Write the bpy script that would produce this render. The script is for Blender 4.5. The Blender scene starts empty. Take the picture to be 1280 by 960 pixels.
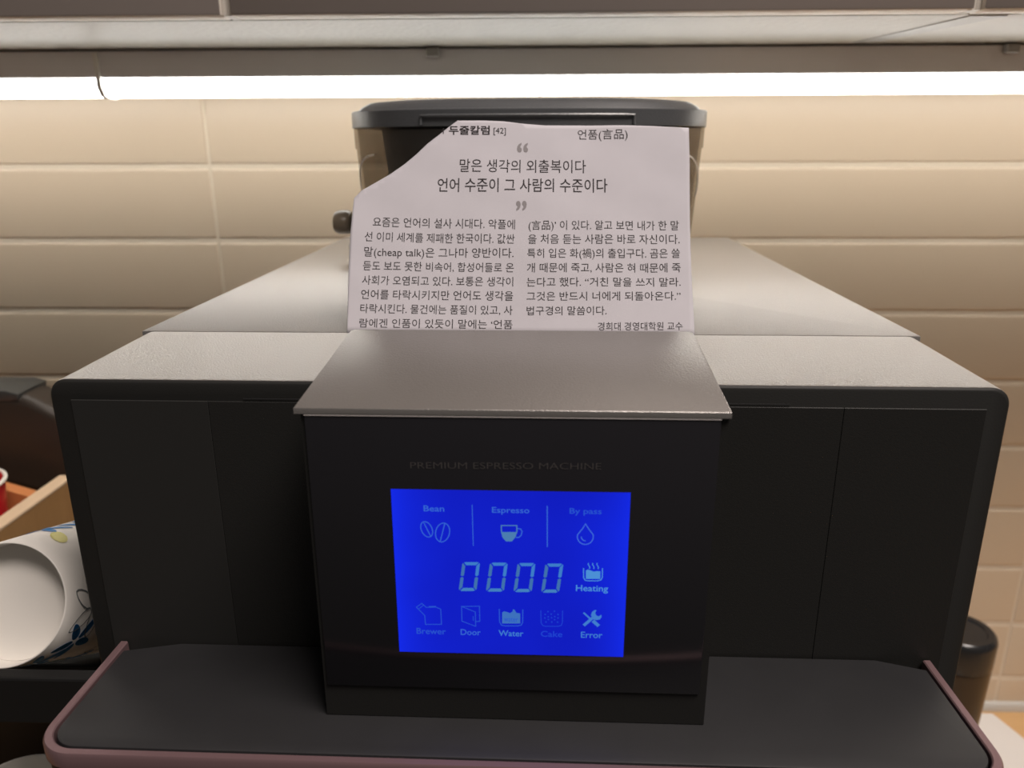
import bpy, bmesh, math, random
from math import pi, sin, cos, radians
from mathutils import Vector, Matrix

# ------------------------------------------------------------------ scene, camera, light
S = bpy.context.scene
COL = S.collection
S.view_settings.view_transform = 'Standard'
S.view_settings.look = 'None'
S.view_settings.gamma = 1.0
S.view_settings.exposure = 0.0
S.view_settings.use_curve_mapping = False

CZ = 0.615                                   # camera height above the worktop (z = 0)
cam_d = bpy.data.cameras.new('camera')
cam_d.sensor_width = 36.0
cam_d.lens = 968.63 * 36.0 / 1280.0
cam_d.clip_start = 0.02
cam_d.dof.use_dof = True
cam_d.dof.focus_distance = 0.29
cam_d.dof.aperture_fstop = 14.0
cam = bpy.data.objects.new('camera', cam_d)
COL.objects.link(cam)
rt = Vector((0.999589, 0.0284716, -0.0033416))
up = Vector((-0.0052, 0.294715, 0.955571))
fw = Vector((-0.0281914, 0.955161, -0.2947419))
cam.matrix_world = Matrix(((rt.x, up.x, -fw.x, 0), (rt.y, up.y, -fw.y, 0), (rt.z, up.z, -fw.z, CZ), (0, 0, 0, 1)))
S.camera = cam

world = bpy.data.worlds.new('room_ambient')
S.world = world
world.use_nodes = True
bg = world.node_tree.nodes['Background']
bg.inputs['Color'].default_value = (1.0, 0.91, 0.84, 1)
bg.inputs['Strength'].default_value = 0.055

LED_STRENGTH = 8.3
LED_COLOR = (1.0, 0.985, 0.94)

ld = bpy.data.lights.new('ceiling_lamp_light', 'AREA')
ld.shape = 'RECTANGLE'
ld.size, ld.size_y = 0.9, 0.6
ld.energy = 36.0
ld.color = (1.0, 0.89, 0.82)
lamp = bpy.data.objects.new('ceiling_lamp_light', ld)
COL.objects.link(lamp)
lamp.location = (0.60, -0.34, CZ + 1.55)
lamp.rotation_euler = (Vector((0, 0.4, CZ - 0.05)) - lamp.location).to_track_quat('-Z', 'Y').to_euler()


# ------------------------------------------------------------------ helpers
def mat(name, col, rough=0.5, metal=0.0, spec=0.5, coat=0.0, coat_rough=0.05, emit=None, estr=0.0, bump=None, vary=None):
    m = bpy.data.materials.new(name)
    m.use_nodes = True
    nt = m.node_tree
    b = nt.nodes['Principled BSDF']
    b.inputs['Base Color'].default_value = (*col, 1)
    b.inputs['Roughness'].default_value = rough
    b.inputs['Metallic'].default_value = metal
    b.inputs['Specular IOR Level'].default_value = spec
    b.inputs['Coat Weight'].default_value = coat
    b.inputs['Coat Roughness'].default_value = coat_rough
    if emit:
        b.inputs['Emission Color'].default_value = (*emit, 1)
        b.inputs['Emission Strength'].default_value = estr
    tc = nt.nodes.new('ShaderNodeTexCoord')
    if bump:
        scale, strength, dist = bump
        n = nt.nodes.new('ShaderNodeTexNoise')
        n.inputs['Scale'].default_value = scale
        n.inputs['Detail'].default_value = 2.0
        bp = nt.nodes.new('ShaderNodeBump')
        bp.inputs['Strength'].default_value = strength
        bp.inputs['Distance'].default_value = dist
        nt.links.new(tc.outputs['Object'], n.inputs['Vector'])
        nt.links.new(n.outputs['Fac'], bp.inputs['Height'])
        nt.links.new(bp.outputs['Normal'], b.inputs['Normal'])
    if vary:
        scale, amt = vary
        n2 = nt.nodes.new('ShaderNodeTexNoise')
        n2.inputs['Scale'].default_value = scale
        n2.inputs['Detail'].default_value = 4.0
        mx = nt.nodes.new('ShaderNodeMixRGB')
        mx.inputs[1].default_value = (*[c * (1 - amt) for c in col], 1)
        mx.inputs[2].default_value = (*[min(1, c * (1 + amt)) for c in col], 1)
        nt.links.new(tc.outputs['Object'], n2.inputs['Vector'])
        nt.links.new(n2.outputs['Fac'], mx.inputs[0])
        nt.links.new(mx.outputs[0], b.inputs['Base Color'])
    return m


def wood(name, c1, c2, scale=(3, 40, 40), rough=0.45):
    m = mat(name, c1, rough)
    nt = m.node_tree
    b = nt.nodes['Principled BSDF']
    tc = nt.nodes.new('ShaderNodeTexCoord')
    mp = nt.nodes.new('ShaderNodeMapping')
    mp.inputs['Scale'].default_value = scale
    n = nt.nodes.new('ShaderNodeTexNoise')
    n.inputs['Scale'].default_value = 2.0
    n.inputs['Detail'].default_value = 6.0
    n.inputs['Distortion'].default_value = 0.6
    mx = nt.nodes.new('ShaderNodeMixRGB')
    mx.inputs[1].default_value = (*c1, 1)
    mx.inputs[2].default_value = (*c2, 1)
    nt.links.new(tc.outputs['Object'], mp.inputs['Vector'])
    nt.links.new(mp.outputs['Vector'], n.inputs['Vector'])
    nt.links.new(n.outputs['Fac'], mx.inputs[0])
    nt.links.new(mx.outputs[0], b.inputs['Base Color'])
    return m


def obj(name, bm, mats, parent=None, smooth=False, loc=None, rotz=0.0):
    me = bpy.data.meshes.new(name)
    bmesh.ops.recalc_face_normals(bm, faces=bm.faces)
    if smooth:
        for f in bm.faces:
            f.smooth = True
    bm.to_mesh(me)
    bm.free()
    if not isinstance(mats, (list, tuple)):
        mats = [mats]
    for m in mats:
        me.materials.append(m)
    if smooth:
        me.set_sharp_from_angle(angle=radians(35))
    o = bpy.data.objects.new(name, me)
    COL.objects.link(o)
    if parent:
        o.parent = parent
    if loc:
        o.location = loc
    o.rotation_euler = (0, 0, rotz)
    return o


def thing(name, label, cat, loc=(0, 0, 0), rotz=0.0, group=None):
    o = bpy.data.objects.new(name, None)
    o.empty_display_size = 0.05
    COL.objects.link(o)
    o.location = loc
    o.rotation_euler = (0, 0, rotz)
    o['label'] = label
    o['category'] = cat
    if group:
        o['group'] = group
    return o


def tag(o, label, cat, group=None):
    o['label'] = label
    o['category'] = cat
    if group:
        o['group'] = group
    return o


def box(bm, x0, x1, y0, y1, z0, z1, bev=0.0, seg=2, mi=0):
    t = bmesh.new()
    bmesh.ops.create_cube(t, size=1.0)
    for v in t.verts:
        v.co = Vector((x0 + (v.co.x + .5) * (x1 - x0), y0 + (v.co.y + .5) * (y1 - y0), z0 + (v.co.z + .5) * (z1 - z0)))
    if bev:
        bmesh.ops.bevel(t, geom=list(t.edges), offset=bev, segments=seg, profile=0.5, affect='EDGES')
    merge(bm, t, mi)


def merge(bm, t, mi=0, M=None):
    t.verts.index_update()
    vs = [bm.verts.new(M @ v.co if M else v.co) for v in t.verts]
    for f in t.faces:
        try:
            nf = bm.faces.new([vs[v.index] for v in f.verts])
            nf.material_index = mi
            nf.smooth = f.smooth
        except ValueError:
            pass
    t.free()


def prism(bm, outline, z0, z1, axis='z', bev=0.0, seg=2, mi=0, bev_top_only=False):
    """extrude a closed 2D outline; axis z: (x,y); axis y: outline (x,z) extruded in y; axis x: outline (y,z)"""
    t = bmesh.new()
    def P(p, h):
        if axis == 'z':
            return (p[0], p[1], h)
        if axis == 'y':
            return (p[0], h, p[1])
        return (h, p[0], p[1])
    a = [t.verts.new(P(p, z0)) for p in outline]
    b = [t.verts.new(P(p, z1)) for p in outline]
    n = len(outline)
    fa = t.faces.new(a)
    fb = t.faces.new(b)
    for i in range(n):
        t.faces.new([a[i], a[(i + 1) % n], b[(i + 1) % n], b[i]])
    bmesh.ops.recalc_face_normals(t, faces=t.faces)
    if bev:
        ed = list(fb.edges) if bev_top_only else list(fa.edges) + list(fb.edges)
        bmesh.ops.bevel(t, geom=ed, offset=bev, segments=seg, profile=0.5, affect='EDGES')
    merge(bm, t, mi)


def rrect(x0, x1, y0, y1, rs, n=8):
    """rounded rectangle, rs = radii for (x0,y0),(x1,y0),(x1,y1),(x0,y1)"""
    pts = []
    for (cx, cy, r, a0) in ((x0, y0, rs[0], 180), (x1, y0, rs[1], 270), (x1, y1, rs[2], 0), (x0, y1, rs[3], 90)):
        if r <= 0:
            pts.append((cx, cy))
            continue
        ox = cx + r if cx == x0 else cx - r
        oy = cy + r if cy == y0 else cy - r
        for k in range(n + 1):
            a = radians(a0 + 90 * k / n)
            pts.append((ox + r * cos(a), oy + r * sin(a)))
    return pts


def loft(bm, rings, cap0=True, cap1=True, mi=0, closed=True):
    rs = [[bm.verts.new(p) for p in r] for r in rings]
    n = len(rings[0])
    for a, b in zip(rs, rs[1:]):
        for i in range(n if closed else n - 1):
            f = bm.faces.new([a[i], a[(i + 1) % n], b[(i + 1) % n], b[i]])
            f.material_index = mi
            f.smooth = True
    if cap0:
        bm.faces.new(list(reversed(rs[0]))).material_index = mi
    if cap1:
        bm.faces.new(rs[-1]).material_index = mi
    return rs


def superell(cx, cy, a, b, z, e=2.6, n=72):
    pts = []
    for i in range(n):
        t = 2 * pi * i / n
        c, s = cos(t), sin(t)
        pts.append((cx + a * math.copysign(abs(c) ** (2 / e), c), cy + b * math.copysign(abs(s) ** (2 / e), s), z))
    return pts


def tube(bm, pts, r, n=10, mi=0, caps=True):
    pts = [Vector(p) for p in pts]
    rings = []
    ref = Vector((0.31, 0.17, 0.93))
    for i, p in enumerate(pts):
        d = (pts[min(i + 1, len(pts) - 1)] - pts[max(i - 1, 0)]).normalized()
        u = d.cross(ref).normalized()
        w = d.cross(u)
        rr = r[i] if isinstance(r, (list, tuple)) else r
        rings.append([p + (u * cos(2 * pi * k / n) + w * sin(2 * pi * k / n)) * rr for k in range(n)])
    loft(bm, rings, caps, caps, mi)


_glyph = {}
def glyphs(body, offset=0.0):
    """outline text as triangles: (points, faces, x0, x1) at size 1"""
    key = (body, offset)
    if key not in _glyph:
        c = bpy.data.curves.new('lettering', 'FONT')
        c.body = body
        c.size = 1.0
        c.offset = offset
        c.resolution_u = 3
        o = bpy.data.objects.new('lettering', c)
        COL.objects.link(o)
        dg = bpy.context.evaluated_depsgraph_get()
        me = bpy.data.meshes.new_from_object(o.evaluated_get(dg))
        pts = [(v.co.x, v.co.y) for v in me.vertices]
        fcs = [tuple(p.vertices) for p in me.polygons]
        bpy.data.objects.remove(o)
        bpy.data.curves.remove(c)
        bpy.data.meshes.remove(me)
        xs = [p[0] for p in pts]
        _glyph[key] = (pts, fcs, min(xs), max(xs))
    return _glyph[key]


def put_text(bm, body, a, b, height, ref, mapf, mi, offset=0.0):
    """letters from point a to point b (2D on a surface), height = that of the letters named by ref
    ('cap' or 'hangul'); mapf takes a 2D point to 3D"""
    pts, fcs, x0, x1 = glyphs(body, offset)
    if ref == 'cap':
        lo, h = 0.0, 0.68
    elif ref == 'bracket':
        lo, h = -0.1, 0.9
    elif ref == 'quote':
        lo, h = 0.45, 0.245
    else:
        lo, h = -0.06, 0.88
    sy = height / h
    out = []
    for (px, py) in pts:
        t = (px - x0) / (x1 - x0)
        out.append(bm.verts.new(mapf(a[0] + (b[0] - a[0]) * t, a[1] + (b[1] - a[1]) * t + (py - lo) * sy)))
    for f in fcs:
        try:
            nf = bm.faces.new([out[i] for i in f])
            nf.material_index = mi
        except ValueError:
            pass


def ribbon(bm, pts, w, mapf, mi):
    """a flat stroke of width w along a 2D polyline"""
    n = len(pts)
    closed = n > 2 and math.hypot(pts[0][0] - pts[-1][0], pts[0][1] - pts[-1][1]) < 1e-6
    P = [Vector(p) for p in pts]
    L, Rr = [], []
    for i in range(n):
        if closed:
            a, c = P[(i - 1) % (n - 1)], P[(i + 1) % (n - 1)]
        else:
            a, c = P[max(i - 1, 0)], P[min(i + 1, n - 1)]
        d0 = (P[i] - a)
        d1 = (c - P[i])
        d0 = d0.normalized() if d0.length > 1e-9 else d1.normalized()
        d1 = d1.normalized() if d1.length > 1e-9 else d0
        nn = Vector((-(d0.y + d1.y), d0.x + d1.x))
        nn = nn.normalized() if nn.length > 1e-6 else Vector((-d0.y, d0.x))
        k = max(0.6, nn.dot(Vector((-d0.y, d0.x))))
        q = nn * (w / 2 / k)
        L.append(bm.verts.new(mapf(*(P[i] + q))))
        Rr.append(bm.verts.new(mapf(*(P[i] - q))))
    for i in range(n - 1):
        bm.faces.new([L[i], L[i + 1], Rr[i + 1], Rr[i]]).material_index = mi


def area(bm, pts, mapf, mi):
    bm.faces.new([bm.verts.new(mapf(*p)) for p in pts]).material_index = mi


# ------------------------------------------------------------------ materials
M_tile = mat('glazed_cream_tile', (0.70, 0.57, 0.425), 0.32, vary=(2.5, 0.04), bump=(9, 0.06, 0.004))
M_grout = mat('cream_grout', (0.78, 0.67, 0.53), 0.8)
M_trim = mat('silicone_trim', (0.62, 0.60, 0.56), 0.4)
M_counter = wood('honey_wood_worktop', (0.62, 0.36, 0.15), (0.78, 0.50, 0.24), (4, 40, 40))
M_door = mat('taupe_cabinet_door', (0.25, 0.215, 0.195), 0.5)
M_dooredge = mat('cream_door_edge', (0.86, 0.80, 0.72), 0.45)
M_carcass = mat('pale_cabinet_board', (0.66, 0.62, 0.56), 0.4)
M_alu = mat('grey_aluminium_profile', (0.84, 0.80, 0.79), 0.5)
M_led = mat('lit_led_diffuser', (0.9, 0.9, 0.88), 0.4, emit=LED_COLOR, estr=LED_STRENGTH)
M_cap = mat('cream_plastic_end_cap', (0.86, 0.82, 0.74), 0.4)
M_clip = mat('grey_plastic_clip', (0.35, 0.33, 0.30), 0.5)

M_top = mat('black_top_baked_glare', (0.40, 0.38, 0.365), 0.33, metal=0.70, bump=(1500, 0.22, 0.0006))  # black paint; its grazing glare is put into this lighter metallic grey
M_blk = mat('fine_black_paint', (0.0195, 0.0195, 0.0185), 0.55, spec=0.35, bump=(1600, 0.12, 0.0004))
M_blk2 = mat('black_front_baked_reflection', (0.0265, 0.0265, 0.0255), 0.6, spec=0.35)  # the front's black, lightened to stand for a reflection on its left panel
M_shelf = mat('dark_grey_shelf', (0.027, 0.027, 0.029), 0.5, spec=0.4, vary=(60, 0.12))
M_glass = mat('black_display_glass', (0.019, 0.0185, 0.022), 0.12, spec=0.4)
M_plum = mat('plum_anodised_trim', (0.28, 0.175, 0.185), 0.42, metal=0.5)
M_ink = mat('dim_grey_lettering', (0.085, 0.078, 0.078), 0.5)
M_lid = mat('charcoal_lid_plastic', (0.085, 0.09, 0.096), 0.33, spec=1.0, bump=(900, 0.25, 0.0006))
M_core = mat('dark_hopper_funnel', (0.42, 0.45, 0.48), 0.5)


def lcd(name, c, s=1.0):
    return mat(name, (0.005, 0.005, 0.01), 0.25, emit=c, estr=s, spec=0.12)


M_lcd = lcd('blue_lcd_backlight', (0.004, 0.011, 0.72))
nt = M_lcd.node_tree
n = nt.nodes.new('ShaderNodeTexNoise')
n.inputs['Scale'].default_value = 38
n.inputs['Detail'].default_value = 1
mx = nt.nodes.new('ShaderNodeMixRGB')
mx.inputs[1].default_value = (0.003, 0.0075, 0.45, 1)
mx.inputs[2].default_value = (0.005, 0.022, 0.80, 1)
tcn = nt.nodes.new('ShaderNodeTexCoord')
nt.links.new(tcn.outputs['Object'], n.inputs['Vector'])
sep = nt.nodes.new('ShaderNodeSeparateXYZ')
nt.links.new(tcn.outputs['Object'], sep.inputs[0])
def mth(op, a, b):
    q = nt.nodes.new('ShaderNodeMath')
    q.operation = op
    for i, v in enumerate((a, b)):
        if isinstance(v, (int, float)):
            q.inputs[i].default_value = v
        else:
            nt.links.new(v, q.inputs[i])
    return q.outputs[0]
# the backlight is brighter along its two side edges, where its lamps sit
side = mth('POWER', mth('ABSOLUTE', mth('DIVIDE', mth('ADD', sep.outputs[0], .0008), .0352), 0), 4)
nt.links.new(mth('ADD', mth('MULTIPLY', n.outputs['Fac'], .45), mth('MULTIPLY', side, .75)), mx.inputs[0])
nt.links.new(mx.outputs[0], nt.nodes['Principled BSDF'].inputs['Emission Color'])
LCDC = {'b': (0.035, 0.13, 0.62), 'c': (0.07, 0.20, 0.42), 'd': (0.05, 0.15, 0.66), 'e': (0.045, 0.20, 0.56),
        'f': (0.055, 0.21, 0.50), 'g': (0.05, 0.16, 0.40), 'h': (0.07, 0.27, 0.66), 'h2': (0.05, 0.20, 0.60),
        'k': (0.02, 0.085, 0.60), 'w': (0.045, 0.16, 0.50), 'm': (0.012, 0.055, 0.62)}
LCDK = list(LCDC)
LCDM = [lcd('lcd_mark_' + str(i), LCDC[k]) for i, k in enumerate(LCDK)]

M_paper = mat('newsprint', (0.62, 0.60, 0.645), 0.85, spec=0.2, vary=(120, 0.035))
M_print = mat('newspaper_ink', (0.035, 0.030, 0.032), 0.8, spec=0.2)
M_print2 = mat('newspaper_body_ink', (0.04, 0.036, 0.037), 0.8, spec=0.2)
M_printg = mat('newspaper_grey_ink', (0.30, 0.28, 0.29), 0.8, spec=0.2)

M_cup = mat('white_paper_cup', (0.80, 0.77, 0.72), 0.5)
M_blue = mat('blue_petal_print', (0.03, 0.22, 0.55), 0.5)
M_yel = mat('yellow_leaf_print', (0.74, 0.70, 0.25), 0.5)
M_line = mat('grey_flower_outline', (0.25, 0.27, 0.28), 0.5)
M_rack = mat('black_rack_metal', (0.012, 0.012, 0.012), 0.7, spec=0.2)
M_rackshelf = mat('dark_brown_rack_shelf', (0.035, 0.022, 0.012), 0.7, spec=0.2)
M_crate = wood('brown_crate_wood', (0.30, 0.16, 0.06), (0.42, 0.24, 0.10), (30, 30, 4))
M_crate_in = wood('orange_crate_wood', (0.55, 0.19, 0.06), (0.62, 0.26, 0.10), (30, 30, 4))
M_crate_edge = wood('pale_crate_edge', (0.66, 0.48, 0.32), (0.72, 0.54, 0.36), (10, 10, 10))
M_red = mat('red_plastic', (0.62, 0.02, 0.03), 0.3)
M_can = mat('dark_brown_canister', (0.045, 0.034, 0.026), 0.4)
M_cantop = mat('dark_grey_canister_cap', (0.06, 0.062, 0.06), 0.35)
M_flask = mat('dark_brown_flask', (0.035, 0.022, 0.014), 0.28, spec=0.6)
M_flasklid = mat('black_flask_lid', (0.02, 0.02, 0.021), 0.25, spec=0.6)
M_mat = mat('white_mat', (0.80, 0.77, 0.74), 0.5)


def smoky():
    m = bpy.data.materials.new('smoky_clear_plastic')
    m.use_nodes = True
    nt = m.node_tree
    nt.nodes.clear()
    out = nt.nodes.new('ShaderNodeOutputMaterial')
    tr = nt.nodes.new('ShaderNodeBsdfTransparent')
    tr.inputs['Color'].default_value = (0.72, 0.69, 0.65, 1)
    gl = nt.nodes.new('ShaderNodeBsdfPrincipled')
    gl.inputs['Base Color'].default_value = (0.10, 0.10, 0.10, 1)
    gl.inputs['Roughness'].default_value = 0.2
    mixs = nt.nodes.new('ShaderNodeMixShader')
    mixs.inputs[0].default_value = 0.14
    nt.links.new(tr.outputs[0], mixs.inputs[1])
    nt.links.new(gl.outputs[0], mixs.inputs[2])
    nt.links.new(mixs.outputs[0], out.inputs[0])
    return m


M_smoky = smoky()

# ------------------------------------------------------------------ setting
WALL = 0.75
T = 0.06934
JZ = CZ - 0.01852            # a horizontal joint
JX = -0.3066                 # a vertical joint
bm = bmesh.new()
gap, bw, bd = 0.0007, 0.0045, 0.0024
zt = JZ + 2 * T
rows = 12
for r in range(rows):
    z1 = zt - r * T
    z0 = z1 - T
    if z1 < -0.03:
        break
    for cidx in range(-2, 3):
        x0 = JX + cidx * 12 * T
        x1 = x0 + 12 * T
        a0, a1, b0, b1 = x0 + gap, x1 - gap, z0 + gap, max(z1 - gap, z0 + .002)
        prof = [(0.0, WALL + bd + .004), (0.0, WALL + bd), (bw * .35, WALL + bd * .42), (bw * .7, WALL + bd * .1), (bw, WALL)]
        rings = []
        for (ins, y) in prof:
            ix = ins * .5
            rings.append([(a0 + ix, y, b0 + ins), (a1 - ix, y, b0 + ins), (a1 - ix, y, b1 - ins), (a0 + ix, y, b1 - ins)])
        rs = loft(bm, rings, False, True)
wall_tiles = bm
box(wall_tiles, JX - 24 * T, JX + 36 * T, WALL + 0.0012, WALL + .08, -0.9, 2.0, mi=1)
w = obj('wall_back', wall_tiles, [M_tile, M_grout], smooth=True)
w['kind'] = 'structure'

bm = bmesh.new()
prism(bm, [(WALL + .0005, 0.0), (WALL - .006, 0.0), (WALL - .006, .0065), (WALL - .0045, .0092), (WALL + .0005, .0098)], -1.9, 2.1, axis='x')
o = obj('trim_1', bm, M_trim, smooth=True)
o['kind'] = 'structure'

bm = bmesh.new()
box(bm, -1.9, 2.1, 0.06, WALL + .0005, -0.04, 0.0, 0.003)
wt = obj('worktop', bm, M_counter, smooth=True)
tag(wt, 'honey coloured wooden worktop along the tiled wall', 'worktop')

# wall cupboards: three units side by side, each with one door; undersides lined with pale film
CB = CZ + 0.0734
FY = 0.494
M_liner = mat('pale_embossed_liner', (0.44, 0.415, 0.36), 0.40, spec=0.4)
nt = M_liner.node_tree
tcn = nt.nodes.new('ShaderNodeTexCoord')
vor = nt.nodes.new('ShaderNodeTexVoronoi')
vor.inputs['Scale'].default_value = 240
bp = nt.nodes.new('ShaderNodeBump')
bp.inputs['Strength'].default_value = 0.35
bp.inputs['Distance'].default_value = 0.0008
nt.links.new(tcn.outputs['Object'], vor.inputs['Vector'])
nt.links.new(vor.outputs['Distance'], bp.inputs['Height'])
nt.links.new(bp.outputs['Normal'], nt.nodes['Principled BSDF'].inputs['Normal'])
M_fold = mat('grey_liner_fold', (0.30, 0.285, 0.26), 0.4, spec=0.8, bump=(600, 0.5, 0.0006))
for (x0, x1, lab) in ((-0.6185, -0.1824, 'taupe wall cupboard above the left end of the tiled wall'),
                      (-0.1824, 0.2537, 'taupe wall cupboard straight above the coffee machine'),
                      (0.2537, 0.6898, 'taupe wall cupboard above the right side of the tiled wall')):
    cx = (x0 + x1) / 2
    c = thing('wall_cupboard', lab, 'cupboard', (cx, FY, CB), 0, 'wall cupboards over the worktop')
    hw = (x1 - x0) / 2
    bm = bmesh.new()
    box(bm, -hw + .0003, hw - .0003, 0.020, WALL - FY - .0005, 0.0008, 0.60, 0.0006)
    for sx in (-1, 1):
        box(bm, sx * (hw - .0013) - .0012, sx * (hw - .0013) + .0012, .004, .0205, 0.0002, 0.60)
    obj('carcass', bm, M_carcass, c)
    bm = bmesh.new()
    box(bm, -hw + .00005, hw - .00005, 0.0205, WALL - FY - .001, 0.0, 0.0008)
    lin = obj('shelf_liner', bm, M_liner, c)
    if x0 > 0.2:
        bm = bmesh.new()
        def fp(x, y):
            return (x - cx, y - FY)
        prism(bm, [fp(.2607, .517), fp(.2828, .517), fp(.2566, .636), fp(.2395, .645)], -0.0005, 0.0001)
        obj('liner_fold', bm, M_fold, lin)
    bm = bmesh.new()
    box(bm, -hw + .0028, hw - .0028, 0.0, 0.019, 0.0, 0.60, 0.0012, 2)
    d = obj('door', bm, [M_door, M_dooredge], c, smooth=True)
    for p in d.data.polygons:
        if abs(p.normal.z) > .7 or abs(p.normal.x) > .7:
            p.material_index = 1

# LED bars under the cupboards
CAPW = 0.0018
def light_bar(x0, x1, label):
    y0, y1 = 0.650, 0.682
    root = thing('light_bar', label, 'light', ((x0 + x1) / 2, y0, CZ + .0380), 0, 'lit bars under the wall cupboards')
    h = (x1 - x0) / 2
    bm = bmesh.new()
    prism(bm, [(0, .0145), (0.0015, .0335), (.032, .0335), (.032, .012), (.002, .012)], -h, h, axis='x')
    obj('housing', bm, M_alu, root)
    bm = bmesh.new()
    prof = [(0.0006, .0145), (0.0002, .008), (.003, .0025), (.009, .0), (.021, .0), (.027, .003), (.0305, .0119), (.016, .0119)]
    prism(bm, prof, -h + CAPW, h - CAPW, axis='x')
    obj('diffuser', bm, M_led, root, smooth=True)
    capp = [(-.0012, .033), (-.0012, .007), (.0025, .0005), (.009, -.0015), (.022, -.0015), (.030, .003), (.0322, .033)]
    for s in (-1, 1):
        bm = bmesh.new()
        prism(bm, capp, s * h - (CAPW if s > 0 else 0), s * h + (CAPW if s < 0 else 0), axis='x', bev=.0003)
        obj('end_cap', bm, M_cap, root)
    for xw in (-.0798, .361):
        if x0 < xw < x1:
            bm = bmesh.new()
            xx = xw - (x0 + x1) / 2
            box(bm, xx - .0048, xx + .0048, -.006, .001, .0275, .0338, .0008)
            obj('mounting_clip', bm, M_clip, root)
    return root


light_bar(-1.20, -0.3469, 'shorter visible lit LED bar under cupboards at far left, ending in a pale cap')
light_bar(-0.3469, 0.98, 'long glowing LED bar under the cupboards behind the coffee machine')

# ------------------------------------------------------------------ coffee machine
PSI = -0.0145519
MX, MY = -0.0054116, 0.2446046
machine = thing('espresso_machine', 'big black espresso machine with a lit blue display, standing on the worktop', 'coffee machine', (MX, MY, 0), PSI)
HW = 0.160
TOP = 0.54113
# rear housing with the flat top panel
bm = bmesh.new()
box(bm, -HW, HW, 0.0662, 0.410, 0.002, TOP - .004, 0.0022)
obj('rear_housing', bm, M_blk, machine, smooth=True)
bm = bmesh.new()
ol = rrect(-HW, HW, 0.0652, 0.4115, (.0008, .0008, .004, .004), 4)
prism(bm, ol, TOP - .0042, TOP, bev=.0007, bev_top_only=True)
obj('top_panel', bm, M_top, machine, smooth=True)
# front cover: rounded outline in x-z, its top falling slightly to the front
bm = bmesh.new()
R0 = 0.0062
def cover_ring(y, ztop, ins):
    pts = rrect(-HW + ins, HW - ins, 0.002 + ins, ztop - ins, (.002, .002, R0, R0), 7)
    return [(p[0], y, p[1]) for p in pts]
rings = [cover_ring(0.0, 0.5396, .0011), cover_ring(0.0003, 0.5396, .0005), cover_ring(0.0009, 0.5396, .0001), cover_ring(0.0018, 0.53955, 0)]
for k in range(1, 9):
    t = k / 8
    rings.append(cover_ring(0.0018 + t * (.0642 - .0018), 0.53955 + (TOP - 0.53955) * t, 0.0))
loft(bm, rings)
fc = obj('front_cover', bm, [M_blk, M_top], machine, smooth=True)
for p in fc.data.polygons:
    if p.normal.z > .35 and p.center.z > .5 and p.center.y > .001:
        p.material_index = 1  # upward faces of the black cover get the glare colour
# faces of the front: three flush panels with hairline joints
for (x0, x1, m) in ((-.1525, -.1050, M_blk2), (-.1049, .1069, M_blk), (.1070, .1525, M_blk)):
    bm = bmesh.new()
    box(bm, x0, x1, -.0004, .0006, .20, .5325, .00015, 1)
    obj('front_panel', bm, m, machine, smooth=True)
bm = bmesh.new()
box(bm, -.0925, .0895, -.0006, -.0003, .53350, .53366)
obj('joint_highlight', bm, M_shelf, machine)  # added lighter hairline: the highlight along the top of the centre panel

# dispensing unit: dark shelf framed by a plum trim
zs = CZ - 0.178
def unit_outline(ins, back):
    r = .0135 - ins
    p = rrect(-.1497 + ins, .1490 + ins * -1, -.0577 + ins, back, (r, r, 0, 0), 10)
    return [p[-1]] + p[:-1]
bm = bmesh.new()
o_out, o_in = unit_outline(0, -.0012), unit_outline(.0031, -.0012)
ring = []
zlo = zs - .0062
for (ol, z) in ((unit_outline(.0012, -.0012), zlo), (o_out, zlo + .0012), (o_out, zs - .0006), (unit_outline(.0006, -.0012), zs + .0003), (unit_outline(.0027, -.0012), zs + .0003), (o_in, zs - .0001), (o_in, zlo)):
    ring.append([(p[0], p[1], z) for p in ol])
rs = loft(bm, ring, False, False, closed=False)
m_ = len(ring[0])
obj('trim_frame', bm, M_plum, machine, smooth=True)
bm = bmesh.new()
pl = unit_outline(.0040, -.0010)
pl = [p for p in pl]
# chamfered rear corners where the shelf meets the front
pl = pl[1:-1] + [(.1450, -.0062), (.1290, -.0012), (-.1260, -.0012), (-.1457, -.0062)]
prism(bm, pl, zs - .004, zs, bev=.0005, bev_top_only=True)
obj('shelf_plate', bm, M_shelf, machine, smooth=True)
bm = bmesh.new()
prism(bm, unit_outline(.0010, -.0008), 0.25, zlo + .0008, bev=.001)
prism(bm, unit_outline(.0032, -.0008), zlo + .0005, zs - .0042)
obj('dispenser_cover', bm, M_blk, machine, smooth=True)

# display housing with a sloping hood
zf, zb = 0.5435, 0.5528
dh = thing_root = None
bm = bmesh.new()
prof = [(-.0369, zs + .0003), (-.0369, zf - .0017), (.0195, zb - .0021), (.0195, TOP - .0004), (-.0007, .5402), (-.0007, zs + .0003)]
t = bmesh.new()
a = [t.verts.new((-.0611 + (max(p[0] + .0369, 0) / .056) * .0022, p[0], p[1])) for p in prof]
b = [t.verts.new((.0609 - (max(p[0] + .0369, 0) / .056) * .0016, p[0], p[1])) for p in prof]
t.faces.new(a)
t.faces.new(list(reversed(b)))
for i in range(len(prof)):
    j = (i + 1) % len(prof)
    t.faces.new([a[i], b[i], b[j], a[j]])
bmesh.ops.recalc_face_normals(t, faces=t.faces)
merge(bm, t)
housing = obj('display_housing', bm, M_blk, machine)
bm = bmesh.new()
hood = [(-.0627, -.0380), (.0613, -.0380), (.0603, .0195), (.0592, .0210), (-.0583, .0210), (-.0597, .0195)]
def hz(y):
    return zf + (zb - zf) * (y + .038) / .059
t = bmesh.new()
a = [t.verts.new((p[0], p[1], hz(p[1]) - .0018)) for p in hood]
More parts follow.
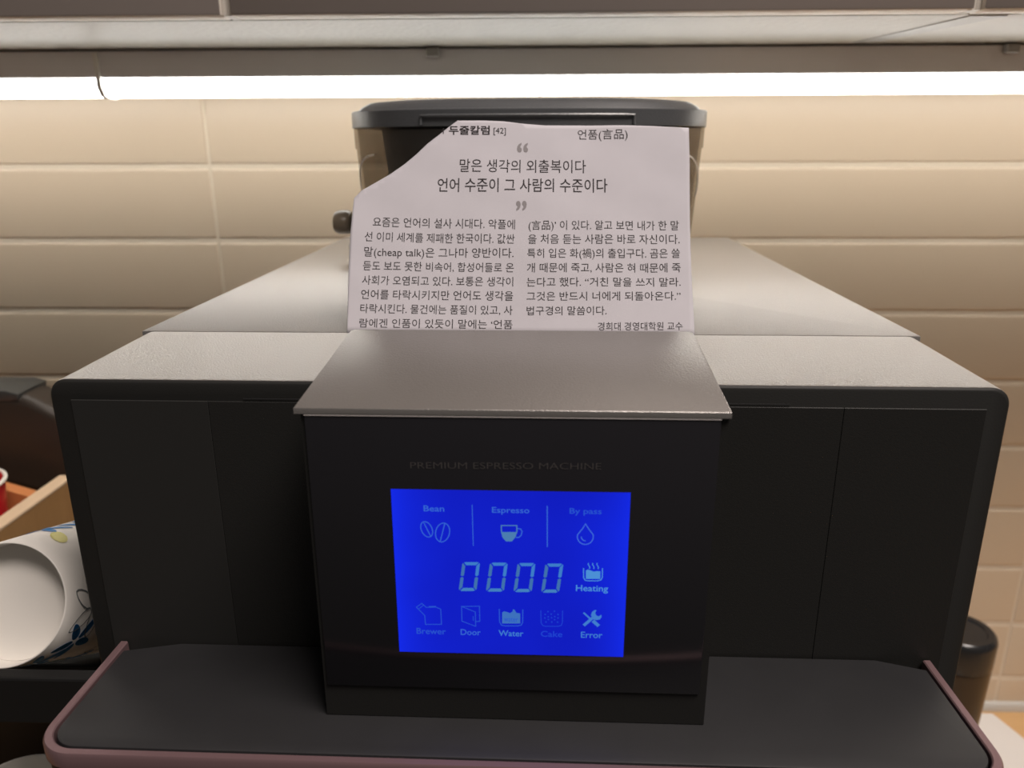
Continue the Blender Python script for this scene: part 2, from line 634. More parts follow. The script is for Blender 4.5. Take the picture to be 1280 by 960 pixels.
b = [t.verts.new((p[0], p[1], hz(p[1]))) for p in hood]
t.faces.new(list(reversed(a)))
ft = t.faces.new(b)
for i in range(len(hood)):
    j = (i + 1) % len(hood)
    t.faces.new([a[i], a[j], b[j], b[i]])
bmesh.ops.recalc_face_normals(t, faces=t.faces)
bmesh.ops.bevel(t, geom=list(ft.edges), offset=.0002, segments=2, profile=.5, affect='EDGES')
merge(bm, t)
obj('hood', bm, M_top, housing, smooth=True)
bm = bmesh.new()
box(bm, -.0600, .0587, -.0377, -.0365, .4492, .5410, .0004, 2)
obj('front_glass', bm, M_glass, housing, smooth=True)
bm = bmesh.new()
box(bm, -.0600, .0587, -.0379, -.0369, .5411, .54155, .0001, 1)
obj('edge_strip', bm, M_alu, housing)  # pale strip added as the highlight on the top edge of the glass
bm = bmesh.new()
put_text(bm, 'PREMIUM ESPRESSO MACHINE', (-29.8e-3, 525.15e-3), (25.46e-3, 525.65e-3), 2.0e-3, 'cap', lambda x, z: (x, -.03778, z), 0, -0.012)
obj('lettering', bm, M_ink, housing)

LCD_LINES = [
 (0.31,'b',[(-24.3,506.45),(-24.06,505.74),(-23.96,505.02),(-24.01,504.34),(-24.19,503.77),(-24.5,503.35),(-24.91,503.12),(-25.39,503.08),(-25.9,503.26),(-26.39,503.63),(-26.83,504.16),(-27.18,504.8),(-27.41,505.52),(-27.51,506.24),(-27.46,506.91),(-27.27,507.48),(-26.96,507.89),(-26.55,508.12),(-26.08,508.16),(-25.57,507.98),(-25.08,507.62),(-24.65,507.09),(-24.3,506.45)]),
 (0.31,'b',[(-26.54,507.81),(-24.66,503.44)]),
 (0.31,'b',[(-19.0,504.21),(-19.28,503.34),(-19.72,502.59),(-20.25,502.01),(-20.85,501.64),(-21.46,501.52),(-22.04,501.66),(-22.53,502.04),(-22.9,502.64),(-23.12,503.4),(-23.16,504.27),(-23.03,505.16),(-22.74,506.02),(-22.31,506.77),(-21.78,507.35),(-21.18,507.71),(-20.57,507.83),(-20.0,507.69),(-19.51,507.31),(-19.14,506.72),(-18.92,505.96),(-18.87,505.1),(-19.0,504.21)]),
 (0.31,'b',[(-20.28,507.61),(-21.78,501.79)]),
 (0.24,'b',[(-12.01,513.92),(-11.9,500.39)]),
 (0.33,'b',[(10.06,513.95),(10.22,500.49)]),
 (0.35,'c',[(-3.47,507.3),(1.13,507.38),(1.17,505.43),(0.53,503.57),(-0.43,502.28),(-1.98,502.24),(-2.93,503.37),(-3.4,505.08),(-3.47,507.3)]),
 (0.33,'b',[(1.18,506.49),(2.32,506.25),(2.7,505.46),(2.39,504.14),(1.72,503.49),(0.88,503.47)]),
 (0.31,'d',[(21.39,508.34),(20.56,506.73),(19.13,504.77),(19.06,504.04),(19.19,503.33),(19.49,502.67),(19.94,502.14),(20.51,501.76),(21.16,501.57),(21.82,501.58),(22.46,501.8),(23.01,502.2),(23.43,502.75),(23.7,503.42),(23.79,504.14),(23.69,504.85),(22.33,506.76),(21.39,508.34)]),
 (0.31,'d',[(20.17,504.12),(20.4,503.43),(20.84,502.91),(21.53,502.72)]),
 (0.31,'h',[(21.13,493.59),(21.28,490.27),(21.76,489.46),(22.61,489.32),(25.49,489.38),(26.44,489.68),(26.85,490.54),(26.8,493.72)]),
 (0.28,'h',[(22.6,495.36),(22.49,494.92),(22.81,494.39),(23.02,493.85),(22.89,493.36)]),
 (0.28,'h',[(23.88,495.38),(23.78,494.95),(24.1,494.42),(24.31,493.88),(24.18,493.39)]),
 (0.28,'h',[(25.17,495.41),(25.07,494.98),(25.39,494.44),(25.6,493.91),(25.47,493.42)]),
 (0.28,'k',[(-29.9,478.89),(-28.13,480.27),(-26.82,478.88),(-23.84,479.07),(-22.37,478.37),(-22.29,472.95),(-27.29,472.82),(-27.42,476.02),(-29.9,478.89)]),
 (0.38,'k',[(-26.06,479.18),(-23.83,479.3)]),
 (0.24,'k',[(-29.08,478.34),(-27.66,479.66)]),
 (0.28,'k',[(-15.91,479.49),(-10.38,479.72),(-10.36,474.32),(-11.55,474.23)]),
 (0.28,'k',[(-15.91,479.52),(-15.88,474.26),(-11.66,472.51),(-11.69,477.64),(-15.91,479.52)]),
 (0.24,'k',[(-12.39,476.12),(-12.37,474.47)]),
 (0.35,'k',[(-4.3,478.88),(-4.21,474.28),(-3.63,473.15),(-2.64,472.92),(1.32,473.02),(2.46,473.31),(2.88,474.32),(2.93,478.94)]),
 (0.26,'m',[(8.45,478.72),(8.58,474.32),(9.11,473.31),(9.97,473.1),(13.92,473.21),(14.8,473.57),(15.13,474.64),(15.11,478.8)]),
 (0.57,'h2',[(21.5,478.23),(24.06,475.72)]),
 (1.18,'h2',[(24.43,475.44),(26.29,473.64)]),
 (1.01,'h2',[(21.68,473.7),(24.52,476.66)]),
]
LCD_AREAS = [
 ('c',[(-3.35,505.19),(1.08,505.27),(0.48,503.57),(-0.43,502.28),(-1.98,502.24),(-2.88,503.37)]),
 ('e',[(-14.76,494.68),(-14.42,494.88),(-10.69,494.96),(-10.39,494.77),(-11.15,493.89),(-14.14,493.82)]),
 ('e',[(-10.02,494.39),(-10.19,494.68),(-11.11,493.59),(-11.52,490.46),(-11.07,490.12),(-10.52,490.48)]),
 ('g',[(-15.35,494.27),(-15.1,494.57),(-14.47,493.52),(-14.91,490.38),(-15.46,490.02),(-15.91,490.36)]),
 ('g',[(-10.64,489.58),(-11.09,489.92),(-11.64,489.56),(-12.06,486.39),(-11.4,485.32),(-11.12,485.83)]),
 ('g',[(-16.04,489.46),(-15.49,489.82),(-15.04,489.48),(-15.48,486.31),(-16.43,485.2),(-16.58,485.7)]),
 ('f',[(-16.12,485.11),(-15.82,484.91),(-12.21,485.0),(-11.74,485.21),(-12.17,486.09),(-15.23,486.02)]),
 ('e',[(-6.44,494.69),(-6.09,494.9),(-2.34,494.98),(-2.04,494.79),(-2.79,493.9),(-5.81,493.84)]),
 ('e',[(-1.66,494.4),(-1.84,494.7),(-2.75,493.61),(-3.15,490.47),(-2.69,490.13),(-2.14,490.49)]),
 ('g',[(-7.03,494.29),(-6.77,494.59),(-6.14,493.54),(-6.57,490.39),(-7.13,490.03),(-7.58,490.37)]),
 ('g',[(-2.25,489.59),(-2.71,489.93),(-3.26,489.57),(-3.66,486.4),(-2.99,485.32),(-2.71,485.83)]),
 ('g',[(-7.71,489.47),(-7.16,489.83),(-6.7,489.49),(-7.14,486.31),(-8.1,485.2),(-8.25,485.7)]),
 ('f',[(-7.78,485.11),(-7.47,484.91),(-3.81,485.0),(-3.34,485.21),(-3.78,486.09),(-6.88,486.02)]),
 ('e',[(1.89,494.74),(2.24,494.94),(5.99,495.02),(6.29,494.83),(5.54,493.95),(2.53,493.88)]),
 ('e',[(6.67,494.45),(6.49,494.74),(5.59,493.65),(5.22,490.51),(5.69,490.17),(6.24,490.53)]),
 ('g',[(1.3,494.33),(1.55,494.63),(2.2,493.58),(1.79,490.43),(1.24,490.07),(0.78,490.41)]),
 ('g',[(6.14,489.63),(5.67,489.97),(5.12,489.61),(4.75,486.43),(5.44,485.35),(5.72,485.87)]),
 ('g',[(0.66,489.51),(1.21,489.87),(1.68,489.53),(1.26,486.35),(0.31,485.23),(0.15,485.74)]),
 ('f',[(0.63,485.14),(0.94,484.95),(4.62,485.03),(5.09,485.25),(4.64,486.13),(1.53,486.05)]),
 ('e',[(10.26,494.73),(10.61,494.93),(14.38,495.02),(14.68,494.82),(13.93,493.94),(10.9,493.87)]),
 ('e',[(15.07,494.44),(14.89,494.73),(13.97,493.64),(13.59,490.49),(14.05,490.15),(14.6,490.51)]),
 ('g',[(9.67,494.32),(9.92,494.62),(10.57,493.57),(10.17,490.41),(9.62,490.05),(9.16,490.39)]),
 ('g',[(14.49,489.61),(14.03,489.95),(13.48,489.59),(13.09,486.41),(13.76,485.33),(14.04,485.84)]),
 ('g',[(9.04,489.49),(9.59,489.85),(10.06,489.51),(9.65,486.33),(8.71,485.21),(8.56,485.71)]),
 ('f',[(9.03,485.12),(9.33,484.92),(12.96,485.01),(13.42,485.22),(12.98,486.1),(9.91,486.03)]),
 ('h',[(21.87,492.85),(22.39,493.13),(23.23,492.93),(24.2,492.52),(25.16,492.7),(26.19,492.67),(26.26,490.06),(21.94,489.96)]),
 ('w',[(-3.42,477.66),(-2.85,478.12),(-1.87,477.89),(-1.01,477.49),(-0.19,478.08),(-0.09,478.87),(0.4,478.77),(0.96,477.65),(2.14,477.51),(2.14,473.93),(-3.45,473.78)]),
 ('m',[(10.06,477.34),(9.99,477.14),(9.81,477.05),(9.64,477.13),(9.57,477.33),(9.64,477.53),(9.81,477.62),(9.98,477.54)]),
 ('m',[(11.9,477.48),(11.83,477.27),(11.65,477.19),(11.48,477.26),(11.4,477.46),(11.47,477.66),(11.65,477.75),(11.82,477.67)]),
 ('m',[(13.98,477.44),(13.91,477.24),(13.74,477.15),(13.56,477.23),(13.49,477.43),(13.56,477.63),(13.73,477.72),(13.9,477.64)]),
 ('m',[(11.0,476.52),(10.93,476.32),(10.76,476.23),(10.58,476.31),(10.51,476.5),(10.58,476.71),(10.75,476.79),(10.92,476.72)]),
 ('m',[(13.01,476.63),(12.94,476.42),(12.77,476.34),(12.59,476.42),(12.52,476.61),(12.59,476.82),(12.76,476.9),(12.94,476.82)]),
 ('m',[(9.95,476.06),(9.88,475.86),(9.7,475.78),(9.53,475.85),(9.45,476.05),(9.52,476.26),(9.7,476.34),(9.87,476.26)]),
 ('m',[(12.03,476.23),(11.96,476.03),(11.79,475.94),(11.62,476.02),(11.54,476.22),(11.61,476.42),(11.78,476.51),(11.96,476.43)]),
 ('m',[(14.0,476.17),(13.93,475.97),(13.76,475.88),(13.58,475.96),(13.51,476.16),(13.58,476.36),(13.75,476.45),(13.92,476.37)]),
 ('m',[(11.06,475.58),(10.99,475.38),(10.81,475.29),(10.64,475.37),(10.56,475.57),(10.64,475.77),(10.81,475.86),(10.98,475.78)]),
 ('m',[(12.97,475.58),(12.9,475.37),(12.73,475.28),(12.56,475.36),(12.48,475.56),(12.55,475.76),(12.72,475.85),(12.9,475.77)]),
 ('m',[(10.33,474.65),(10.26,474.45),(10.09,474.36),(9.91,474.44),(9.84,474.64),(9.91,474.84),(10.08,474.93),(10.25,474.85)]),
 ('m',[(12.1,474.7),(12.03,474.5),(11.86,474.41),(11.68,474.49),(11.61,474.69),(11.68,474.89),(11.85,474.98),(12.03,474.9)]),
 ('m',[(13.9,474.69),(13.83,474.49),(13.65,474.4),(13.48,474.48),(13.4,474.68),(13.47,474.88),(13.65,474.97),(13.82,474.89)]),
 ('m',[(10.9,478.35),(10.84,478.15),(10.66,478.07),(10.49,478.14),(10.42,478.34),(10.48,478.54),(10.66,478.63),(10.83,478.55)]),
 ('m',[(12.86,478.54),(12.79,478.34),(12.62,478.26),(12.45,478.34),(12.37,478.53),(12.44,478.73),(12.61,478.82),(12.79,478.74)]),
 ('h2',[(23.79,477.41),(24.05,478.52),(24.81,479.21),(25.44,479.28),(25.09,478.2),(25.48,477.31),(26.17,477.05),(26.95,477.69),(27.08,476.9),(26.57,475.98),(25.6,475.73),(24.66,475.88)]),
]


bm = bmesh.new()
box(bm, -.0359, .0342, -.03785, -.0370, .46265, .51852)
mapf = lambda x, z: (x * 1e-3, -.03790, z * 1e-3)
for wd, k, pts in LCD_LINES:
    ribbon(bm, pts, wd * .95, mapf, 1 + LCDK.index(k))
mapf2 = lambda x, z: (x * 1e-3, -.03792, z * 1e-3)
for k, pts in LCD_AREAS:
    area(bm, pts, mapf2, 1 + LCDK.index(k))
for body, x0, x1, y, h, k in (('Bean', -26.42, -20.28, 511.6, 1.85, 'b'), ('Espresso', -6.18, 4.86, 511.5, 1.78, 'b'),
                              ('By pass', 16.63, 25.98, 511.6, 1.75, 'k'), ('Heating', 19.02, 28.72, 485.8, 2.0, 'h'),
                              ('Brewer', -30.18, -21.01, 469.4, 2.06, 'k'), ('Door', -16.39, -10.14, 469.35, 2.05, 'b'),
                              ('Water', -4.58, 3.14, 469.3, 2.02, 'h2'), ('Cake', 8.5, 15.2, 469.4, 2.0, 'm'),
                              ('Error', 20.89, 27.52, 469.35, 2.1, 'h2')):
    put_text(bm, body, (x0, y), (x1, y), h, 'cap', mapf2, 1 + LCDK.index(k), 0.012)
put_text(bm, 'water', (-2.88, 474.5), (1.45, 474.4), 1.9, 'cap', lambda x, z: (x * 1e-3, -.03795, z * 1e-3), 1 + LCDK.index('k'), 0.0)
scr = obj('lit_screen', bm, [M_lcd] + LCDM, housing)
scr['label'] = 'lit blue screen with icons and four zeros'

# bean hopper at the back of the top panel
HXC, HYC = -.0028, .2790
bm = bmesh.new()
def hop_ring(z, a, b, e=2.7):
    return superell(HXC, HYC, a, b, z, e)
zl = CZ + .0098
outer = [hop_ring(TOP + .0004, .1030, .0770), hop_ring(TOP + .010, .1038, .0778), hop_ring(zl - .012, .1078, .0818), hop_ring(zl - .0118, .1086, .0826), hop_ring(zl, .1088, .0828)]
inner = [hop_ring(zl, .1068, .0808), hop_ring(zl - .012, .1060, .0800), hop_ring(TOP + .003, .1012, .0752)]
loft(bm, outer + inner, True, True)
hop = obj('bean_hopper', bm, M_smoky, machine, smooth=True)
bm = bmesh.new()
loft(bm, [hop_ring(TOP + .004, .078, .060), hop_ring(TOP + .03, .086, .068), hop_ring(zl - .0012, .092, .073), hop_ring(zl - .0010, .088, .069)])
obj('inner_funnel', bm, M_core, hop, smooth=True)
bm = bmesh.new()
loft(bm, [hop_ring(zl + .0002, .1088, .0828), hop_ring(zl - .0002 + .0004, .1096, .0836), hop_ring(zl + .0088, .1096, .0836), hop_ring(zl + .0094, .1090, .0830), hop_ring(zl + .0096, .1060, .0802),
          hop_ring(zl + .0120, .1035, .0780), hop_ring(zl + .0142, .0990, .0740), hop_ring(zl + .0153, .0880, .0640), hop_ring(zl + .0160, .062, .045), hop_ring(zl + .0163, .02, .0145)])
lid = obj('hopper_lid', bm, M_lid, hop, smooth=True)
bm = bmesh.new()
# raised lip across the front of the lid
lip = []
for k in range(25):
    x = -.060 + .116 * k / 24
    u = min(1, abs((x - HXC) / .1096))
    y = HYC - .0836 * (1 - u ** 2.7) ** (1 / 2.7) - .0006
    lip.append((x, y, zl + .0056))
lip = [(lip[0][0], lip[0][1], zl + .0008)] + lip + [(lip[-1][0], lip[-1][1], zl + .0008)]
tube(bm, lip, .0009, 8)
obj('lid_lip', bm, M_lid, lid, smooth=True)
for s in (-1, 1):
    bm = bmesh.new()
    pts = []
    for k in range(15):
        t_ = k / 14
        ang = radians(-40 + 34 * t_ ** .8)
        z = zl - .015 - .026 * t_ ** 1.5
        f = (z - TOP) / (zl - .012 - TOP)
        a_, b_ = .1036 + .0042 * f, .0776 + .0042 * f
        c_, s_ = cos(ang), sin(ang)
        pts.append((HXC + s * a_ * abs(c_) ** (2 / 2.7), HYC - b_ * abs(s_) ** (2 / 2.7), z))
    tube(bm, pts, .0005, 6)
    obj('moulded_rib', bm, M_cap, hop, smooth=True)
bm = bmesh.new()
kz = CZ - .0490
tube(bm, [(-.098, HYC, kz + .001), (-.1235, HYC, kz + .001)], .0032, 12)
kr = []
for (x, r) in ((-.1205, .004), (-.1212, .0066), (-.1235, .0078), (-.1290, .0078), (-.1316, .0068), (-.1328, .004)):
    kr.append([(x, HYC + r * 1.5 * cos(2 * pi * q / 20), kz + r * sin(2 * pi * q / 20)) for q in range(20)])
loft(bm, kr)
obj('gate_knob', bm, mat('brown_grey_knob', (0.22, 0.18, 0.13), 0.35), hop, smooth=True)
bm = bmesh.new()
prism(bm, rrect(-.132, -.095, HYC + .02, HYC + .085, (.012, .0, .0, .012), 6), TOP + .0003, TOP + .0075, bev=.002, bev_top_only=True)
obj('hopper_foot', bm, M_core, hop, smooth=True)

# ------------------------------------------------------------------ newspaper clipping stuck in the joint of the top
PAPER_OUT = [(-72.87, -0.75), (-73.42, 19.13), (-73.68, 40.14), (-73.19, 53.69), (-72.93, 58.47), (-69.83, 61.98), (-64.48, 65.23), (-57.95, 69.33), (-51.76, 73.95), (-46.75, 78.33), (-42.09, 83.1), (-37.39, 87.14), (-33.35, 90.83), (-29.62, 93.78), (-19.93, 93.73), (-9.57, 93.46), (-0.95, 92.52), (8.33, 91.74), (23.04, 91.66), (38.04, 91.3), (53.65, 90.78), (69.12, 89.83), (69.13, 72.2), (68.78, 49.12), (68.93, 26.58), (69.35, 9.61), (69.62, -0.75)]
LEAN = math.atan2(.041, .0806)
def paper_bump(x, v):
    return (.55 * sin(x * .062 + .9) * sin(v * .045 + .2) + .22 * sin(x * .17 + v * .11) * sin(v * .13 - x * .05 + 1.0)) * min(1, max(0, v) / 25.0)
def on_paper(x, v, off=0.0):
    h = paper_bump(x, v) + off
    return Vector((x, v * sin(LEAN) - h * cos(LEAN), v * cos(LEAN) + h * sin(LEAN))) * 1e-3
rpos = Matrix.Rotation(PSI, 4, 'Z') @ Vector((0, .0647, 0))
bm = bmesh.new()
t = bmesh.new()
f0 = t.faces.new([t.verts.new((p[0], p[1], 0)) for p in PAPER_OUT])
for k in range(1, 60):
    bmesh.ops.bisect_plane(t, geom=t.verts[:] + t.edges[:] + t.faces[:], plane_co=(-75 + 2.5 * k, 0, 0), plane_no=(1, 0, 0))
for k in range(1, 40):
    bmesh.ops.bisect_plane(t, geom=t.verts[:] + t.edges[:] + t.faces[:], plane_co=(0, 2.5 * k, 0), plane_no=(0, 1, 0))
t.normal_update()
ext = bmesh.ops.extrude_face_region(t, geom=list(t.faces))
new = {v for v in ext['geom'] if isinstance(v, bmesh.types.BMVert)}
for v in t.verts:
    v.co = on_paper(v.co.x, v.co.y, -0.12 if v in new else 0.0)
bmesh.ops.recalc_face_normals(t, faces=t.faces)
for f in t.faces:
    f.smooth = True
merge(bm, t)
pm = lambda x, v: on_paper(x, v, .085)
BODY = [
 ('요즘은 언어의 설사 시대다. 악플에', (-64.34, 45.92), (-4.09, 44.64), 4.16),
 ('선 이미 세계를 제패한 한국이다. 값싼', (-67.42, 39.33), (-4.17, 38.24), 4.14),
 ('말(cheap talk)은 그나마 양반이다.', (-67.38, 32.67), (-4.47, 32.12), 4.15),
 ('듣도 보도 못한 비속어, 합성어들로 온', (-67.55, 26.66), (-4.25, 25.87), 3.96),
 ('사회가 오염되고 있다. 보통은 생각이', (-67.64, 20.38), (-4.44, 19.76), 3.94),
 ('언어를 타락시키지만 언어도 생각을', (-67.73, 14.15), (-4.34, 13.65), 4.0),
 ('타락시킨다. 물건에는 품질이 있고, 사', (-67.78, 8.13), (-4.52, 7.62), 3.83),
 ('람에겐 인품이 있듯이 말에는 ‘언품', (-67.87, 1.97), (-4.43, 1.64), 3.75),
 ('(言品)’ 이 있다. 알고 보면 내가 한 말', (1.62, 44.29), (64.18, 44.55), 4.0),
 ('을 처음 듣는 사람은 바로 자신이다.', (1.47, 38.13), (64.4, 38.56), 4.04),
 ('특히 입은 화(禍)의 출입구다. 곰은 쓸', (1.26, 31.96), (64.39, 32.49), 3.95),
 ('개 때문에 죽고, 사람은 혀 때문에 죽', (1.17, 25.71), (64.55, 26.29), 3.92),
 ('는다고 했다. “거친 말을 쓰지 말라.', (1.14, 19.67), (64.42, 20.24), 3.75),
 ('그것은 반드시 너에게 되돌아온다.”', (1.22, 13.68), (64.3, 14.29), 3.7),
 ('법구경의 말씀이다.', (1.3, 7.54), (34.04, 7.91), 3.65)]
for s_, a_, b_, h_ in BODY:
    put_text(bm, s_, a_, b_, h_, 'hangul', pm, 2, 0.0)
put_text(bm, '말은 생각의 외출복이다', (-28.1, 70.34), (25.57, 69.82), 5.74, 'hangul', pm, 1, 0.0)
put_text(bm, '언어 수준이 그 사람의 수준이다', (-37.32, 61.54), (34.63, 61.07), 5.96, 'hangul', pm, 1, 0.004)
put_text(bm, '두줄칼럼', (-33.3, 87.4), (-15.65, 87.32), 3.89, 'hangul', pm, 1, 0.020)
put_text(bm, 'ㅓ', (-36.6, 87.6), (-35.4, 87.6), 2.6, 'hangul', pm, 1, 0.01)
put_text(bm, '[42]', (-13.98, 87.45), (-8.69, 87.43), 3.4, 'bracket', pm, 2, 0.0)
put_text(bm, '언품(言品)', (22.12, 85.23), (43.25, 85.01), 4.41, 'hangul', pm, 2, 0.0)
put_text(bm, '경희대 경영대학원 교수', (30.49, 1.3), (64.77, 1.71), 3.35, 'hangul', pm, 1, 0.0)
put_text(bm, '“', (-3.8, 79.66), (0.94, 79.64), 3.6, 'quote', pm, 3, 0.02)
put_text(bm, '”', (-3.8, 53.33), (0.71, 53.33), 3.6, 'quote', pm, 3, 0.02)
pp = bpy.data.meshes.new('newspaper_clipping')
bm.to_mesh(pp)
bm.free()
for m_ in (M_paper, M_print, M_print2, M_printg):
    pp.materials.append(m_)
clip = bpy.data.objects.new('newspaper_clipping', pp)
COL.objects.link(clip)
clip.location = (MX + rpos.x, MY + rpos.y, TOP + .0003)
clip.rotation_euler = (0, 0, PSI)
tag(clip, 'torn newspaper clipping in Korean standing on top of the coffee machine', 'newspaper clipping')

# ------------------------------------------------------------------ left of the machine: rack, paper cups, crate, canister
rack = thing('black_rack', 'small black metal rack at left beside the machine, carrying patterned paper cups', 'rack', (-.29, .30, 0))
bm = bmesh.new()
box(bm, -.13, .1150, -.050, .075, CZ - .387, CZ - .381, .001)
obj('shelf', bm, M_rackshelf, rack)
bm = bmesh.new()
box(bm, -.122, .107, .0735, .0765, CZ - .380, CZ - .2445, .0008)
obj('shade_panel', bm, M_rackshelf, rack)  # added dark sheet, standing in for the shadow behind the front rail
bm = bmesh.new()
box(bm, -.13, .1290, -.0635, -.0575, CZ - .2085, CZ - .1880, .0010)
obj('front_rail', bm, M_rack, rack)
bm = bmesh.new()
box(bm, -.13, .1150, .008, .022, CZ - .2440, CZ - .2368, .0010)
for lx in (-.126, .111):
    box(bm, lx - .004, lx + .004, .0215, .0725, CZ - .2440, CZ - .2380, .0005)
obj('rear_rail', bm, M_rack, rack)
for lx in (-.126, .111):
    for ly in (-.053, .071):
        bm = bmesh.new()
        box(bm, lx - .004, lx + .004, ly - .0045, ly + .006, 0.0003, CZ - (.2080 if ly < 0 else .2375), .0008)
        obj('leg', bm, M_rack, rack)


def petal(bm, cmap, cu, cv, L, wd, ang, mi, fill=True):
    pts = []
    for k in range(15):
        tt = 2 * pi * k / 14
        px, py = L * .5 * (1 + cos(tt)), wd * sin(tt) * (0.6 + .4 * sin(tt * .5))
        pts.append((cu + px * cos(ang) - py * sin(ang), cv + px * sin(ang) + py * cos(ang)))
    if fill:
        area(bm, pts[:-1], cmap, mi)
    else:
        ribbon(bm, pts, .0005, cmap, mi)


def paper_cup(label, L=0.086, r0=.0238, r1=.0335, seed=1):
    """cup along its own +Y axis: base at y = 0, mouth at y = L"""
    root = thing('paper_cup', label, 'paper cup', (0, 0, 0), 0, 'flower patterned paper cups')
    bm = bmesh.new()
    def ringc(y, r, n=64):
        return [(r * cos(2 * pi * k / n), y, r * sin(2 * pi * k / n)) for k in range(n)]
    R_ = lambda y: r0 + (r1 - r0) * y / L
    loft(bm, [ringc(.0105, r0 - .0010), ringc(.0010, r0 - .0008), ringc(0, r0 - .0006), ringc(.0004, r0), ringc(L * .5, R_(L * .5)), ringc(L, r1), ringc(L, r1 - .001), ringc(.0145, r0 - .0002)], False, True)
    cm = lambda u, v: ((R_(v) + .00025) * cos(u / r0), v, (R_(v) + .00025) * sin(u / r0))
    rng = random.Random(seed)
    #           angle deg, y, kind
    for (adeg, v, kind) in ((62, .020, 'y'), (40, .034, 'b'), (20, .030, 'o'), (-8, .017, 'o'), (-40, .016, 'b'), (-72, .010, 'b'), (75, .045, 'b'), (-20, .038, 'y'), (0, .055, 'b'),
                            (100, .03, 'b'), (130, .02, 'y'), (160, .04, 'o'), (200, .03, 'b'), (240, .05, 'b'), (270, .03, 'y'), (-55, .05, 'o'), (-85, .04, 'b')):
        u = radians(adeg) * r0
        if kind == 'y':
            petal(bm, cm, u, v - .006, .013, .0035, rng.uniform(-.3, .3) + 1.2, 2)
        else:
            n_ = 5
            st = rng.uniform(0, 1)
            for q in range(n_):
                an = st + 2 * pi * q / n_
                petal(bm, cm, u + .0012 * cos(an), v + .0012 * sin(an), .0095 if kind == 'b' else .012, .0022 if kind == 'b' else .003, an, 1 if kind == 'b' else 3, kind == 'b')
    obj('cup_wall', bm, [M_cup, M_blue, M_yel, M_line], root)
    bm = bmesh.new()
    loft(bm, [ringc(.0100, r0 - .0011), ringc(.0110, r0 - .0011)], True, True)
    obj('base_disc', bm, M_cup, root)
    return root


cup = paper_cup('white flower patterned paper cup lying on the rack, base towards the front')
cup.location = (-.2030, .2535, CZ - .1680)
cup.rotation_euler = (radians(-25), 0, radians(3))
cup2 = paper_cup('second patterned paper cup standing mouth down on the low shelf of the rack', seed=4)
cup2.location = (-.2480, .2900, CZ - .2945)
cup2.rotation_euler = (radians(-90), 0, radians(24))

crate = thing('wooden_crate', 'open brown wooden crate behind the patterned cup, its upper edge pale', 'crate', (-.52, .58, 0))
cx1, cx0, cy0, cy1, ch = .12, -.10, -.17, .030, CZ - .2745
bm = bmesh.new()
box(bm, cx1 - .012, cx1, cy0, cy1, 0.0003, ch - .0012)
obj('side_board', bm, M_crate, crate)
bm = bmesh.new()
box(bm, cx1 - .0125, cx1 + .0005, cy0, cy1, ch - .0012, ch + .0012, .0004)
obj('edge_strip', bm, M_crate_edge, crate)
bm = bmesh.new()
box(bm, cx0, cx0 + .012, cy0, cy1, 0.0003, ch)
obj('side_board', bm, M_crate, crate)
bm = bmesh.new()
prism(bm, [(cx0 + .0122, 0.0003), (cx1 - .0122, 0.0003), (cx1 - .0122, CZ - .2960), (cx1 - .062, CZ - .2800), (cx0 + .0122, CZ - .2500)], cy1 - .012, cy1, axis='y')
obj('end_board', bm, M_crate_in, crate)
bm = bmesh.new()
box(bm, cx0 + .0122, cx1 - .0122, cy0, cy0 + .012, 0.0003, ch)
obj('end_board', bm, M_crate, crate)
bm = bmesh.new()
box(bm, cx0 + .0122, cx1 - .0122, cy0 + .0122, cy1 - .0122, ch - .06, ch - .052)
obj('inner_shelf', bm, M_crate_in, crate)

# red tub standing in the crate
tub = thing('red_tub', 'red plastic tub with a pale highlight rim inside the wooden crate', 'tub', (-.465, .556, ch - .0518))
bm = bmesh.new()
loft(bm, [[(r * cos(2 * pi * k / 40), r * sin(2 * pi * k / 40), z) for k in range(40)] for r, z in ((.028, 0), (.030, .002), (.0355, .066), (.034, .066), (.028, .004))])
obj('bowl', bm, M_red, tub, smooth=True)
bm = bmesh.new()
ringp = [(.0360 * cos(2 * pi * k / 40), .0360 * sin(2 * pi * k / 40), .067) for k in range(41)]
tube(bm, ringp, .0016, 8, caps=False)
obj('rim', bm, M_cap, tub, smooth=True)  # cream colour stands for the white highlight on the red tub

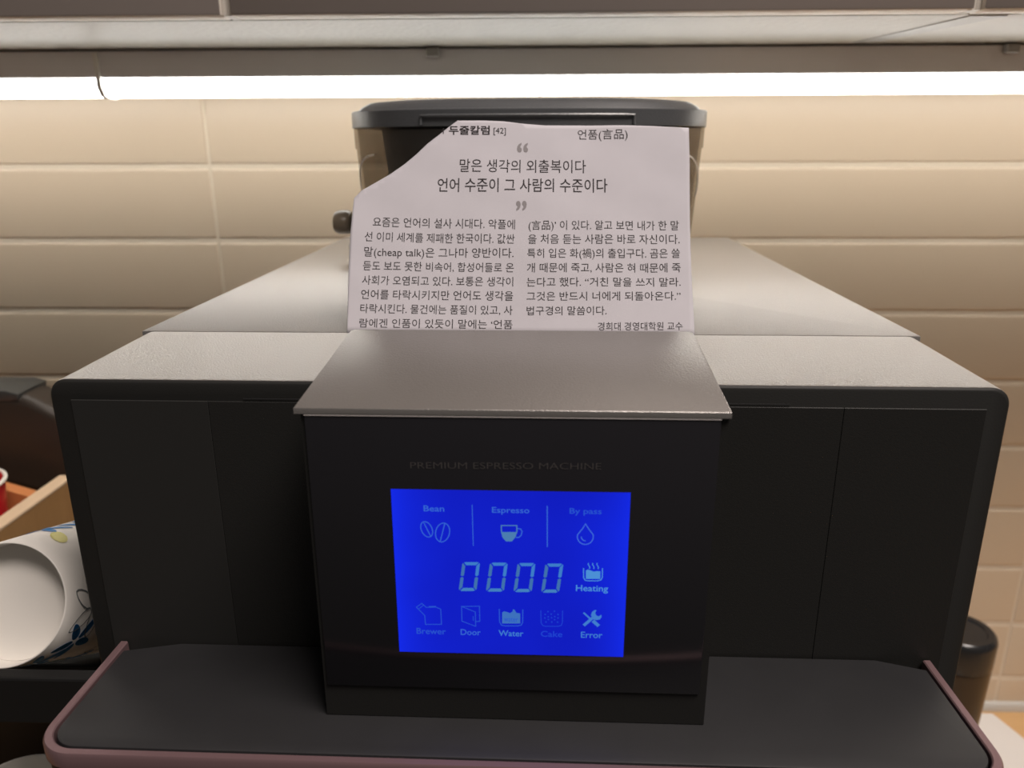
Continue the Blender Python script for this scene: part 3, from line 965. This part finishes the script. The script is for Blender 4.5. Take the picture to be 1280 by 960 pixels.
# dark canister lying tilted behind the crate, one end down between wall and machine
can = thing('dark_canister', 'dark brown canister lying tilted behind the wooden crate, by the tiled wall', 'canister', (-.50, .66, 0))
kk = .64 / .60
def canpt(x, z):
    return (x * kk + .50, CZ + z * kk)
prof = [canpt(-.60, -.1965), canpt(-.4360, -.1965), canpt(-.4220, -.1985), canpt(-.4040, -.2085), canpt(-.33, -.2520), canpt(-.325, -.262), canpt(-.335, -.312), canpt(-.345, -.3155), canpt(-.406, -.2925), canpt(-.4595, -.2775), canpt(-.60, -.2420)]
bm = bmesh.new()
prism(bm, prof, -.022, .020, axis='y', bev=.009, seg=5)
obj('body', bm, M_can, can, smooth=True)
bm = bmesh.new()
prism(bm, [canpt(-.60, -.1925), canpt(-.437, -.1925), canpt(-.4265, -.1955), canpt(-.4272, -.2010), canpt(-.436, -.2020), canpt(-.60, -.2030)], -.0225, .0205, axis='y', bev=.0012)
obj('cap', bm, M_cantop, can, smooth=True)
bm = bmesh.new()
box(bm, -.045, .040, -.015, .020, 0.0003, CZ - .3080, .003)
obj('stand', bm, M_can, can, smooth=True)

# ------------------------------------------------------------------ right of the machine: flask on a white mat
bm = bmesh.new()
prism(bm, [(.3, .32), (.575, .56), (.517, .738), (.3, .738)], 0.0004, .0030, bev=.0006, bev_top_only=True)
mt = obj('white_mat', bm, M_mat)
tag(mt, 'white mat on the wooden worktop beneath the dark flask', 'mat')
flask = thing('flask', 'dark brown flask with black lid standing behind the right side of the machine', 'flask', (.3905, .62, .0031))
H_ = CZ - .425
bm = bmesh.new()
def cr(r, z, n=48):
    return [(r * cos(2 * pi * k / n), r * sin(2 * pi * k / n), z) for k in range(n)]
loft(bm, [cr(.0225, 0), cr(.0250, .002), cr(.0292, H_ - .034), cr(.0285, H_ - .0305)])
obj('body', bm, M_flask, flask, smooth=True)
bm = bmesh.new()
loft(bm, [cr(.0295, H_ - .030), cr(.0298, H_ - .006), cr(.0285, H_ - .002), cr(.0260, H_), cr(.0215, H_ - .0003), cr(.0205, H_ - .0018), cr(.010, H_ - .0020)])
obj('lid', bm, M_flasklid, flask, smooth=True)
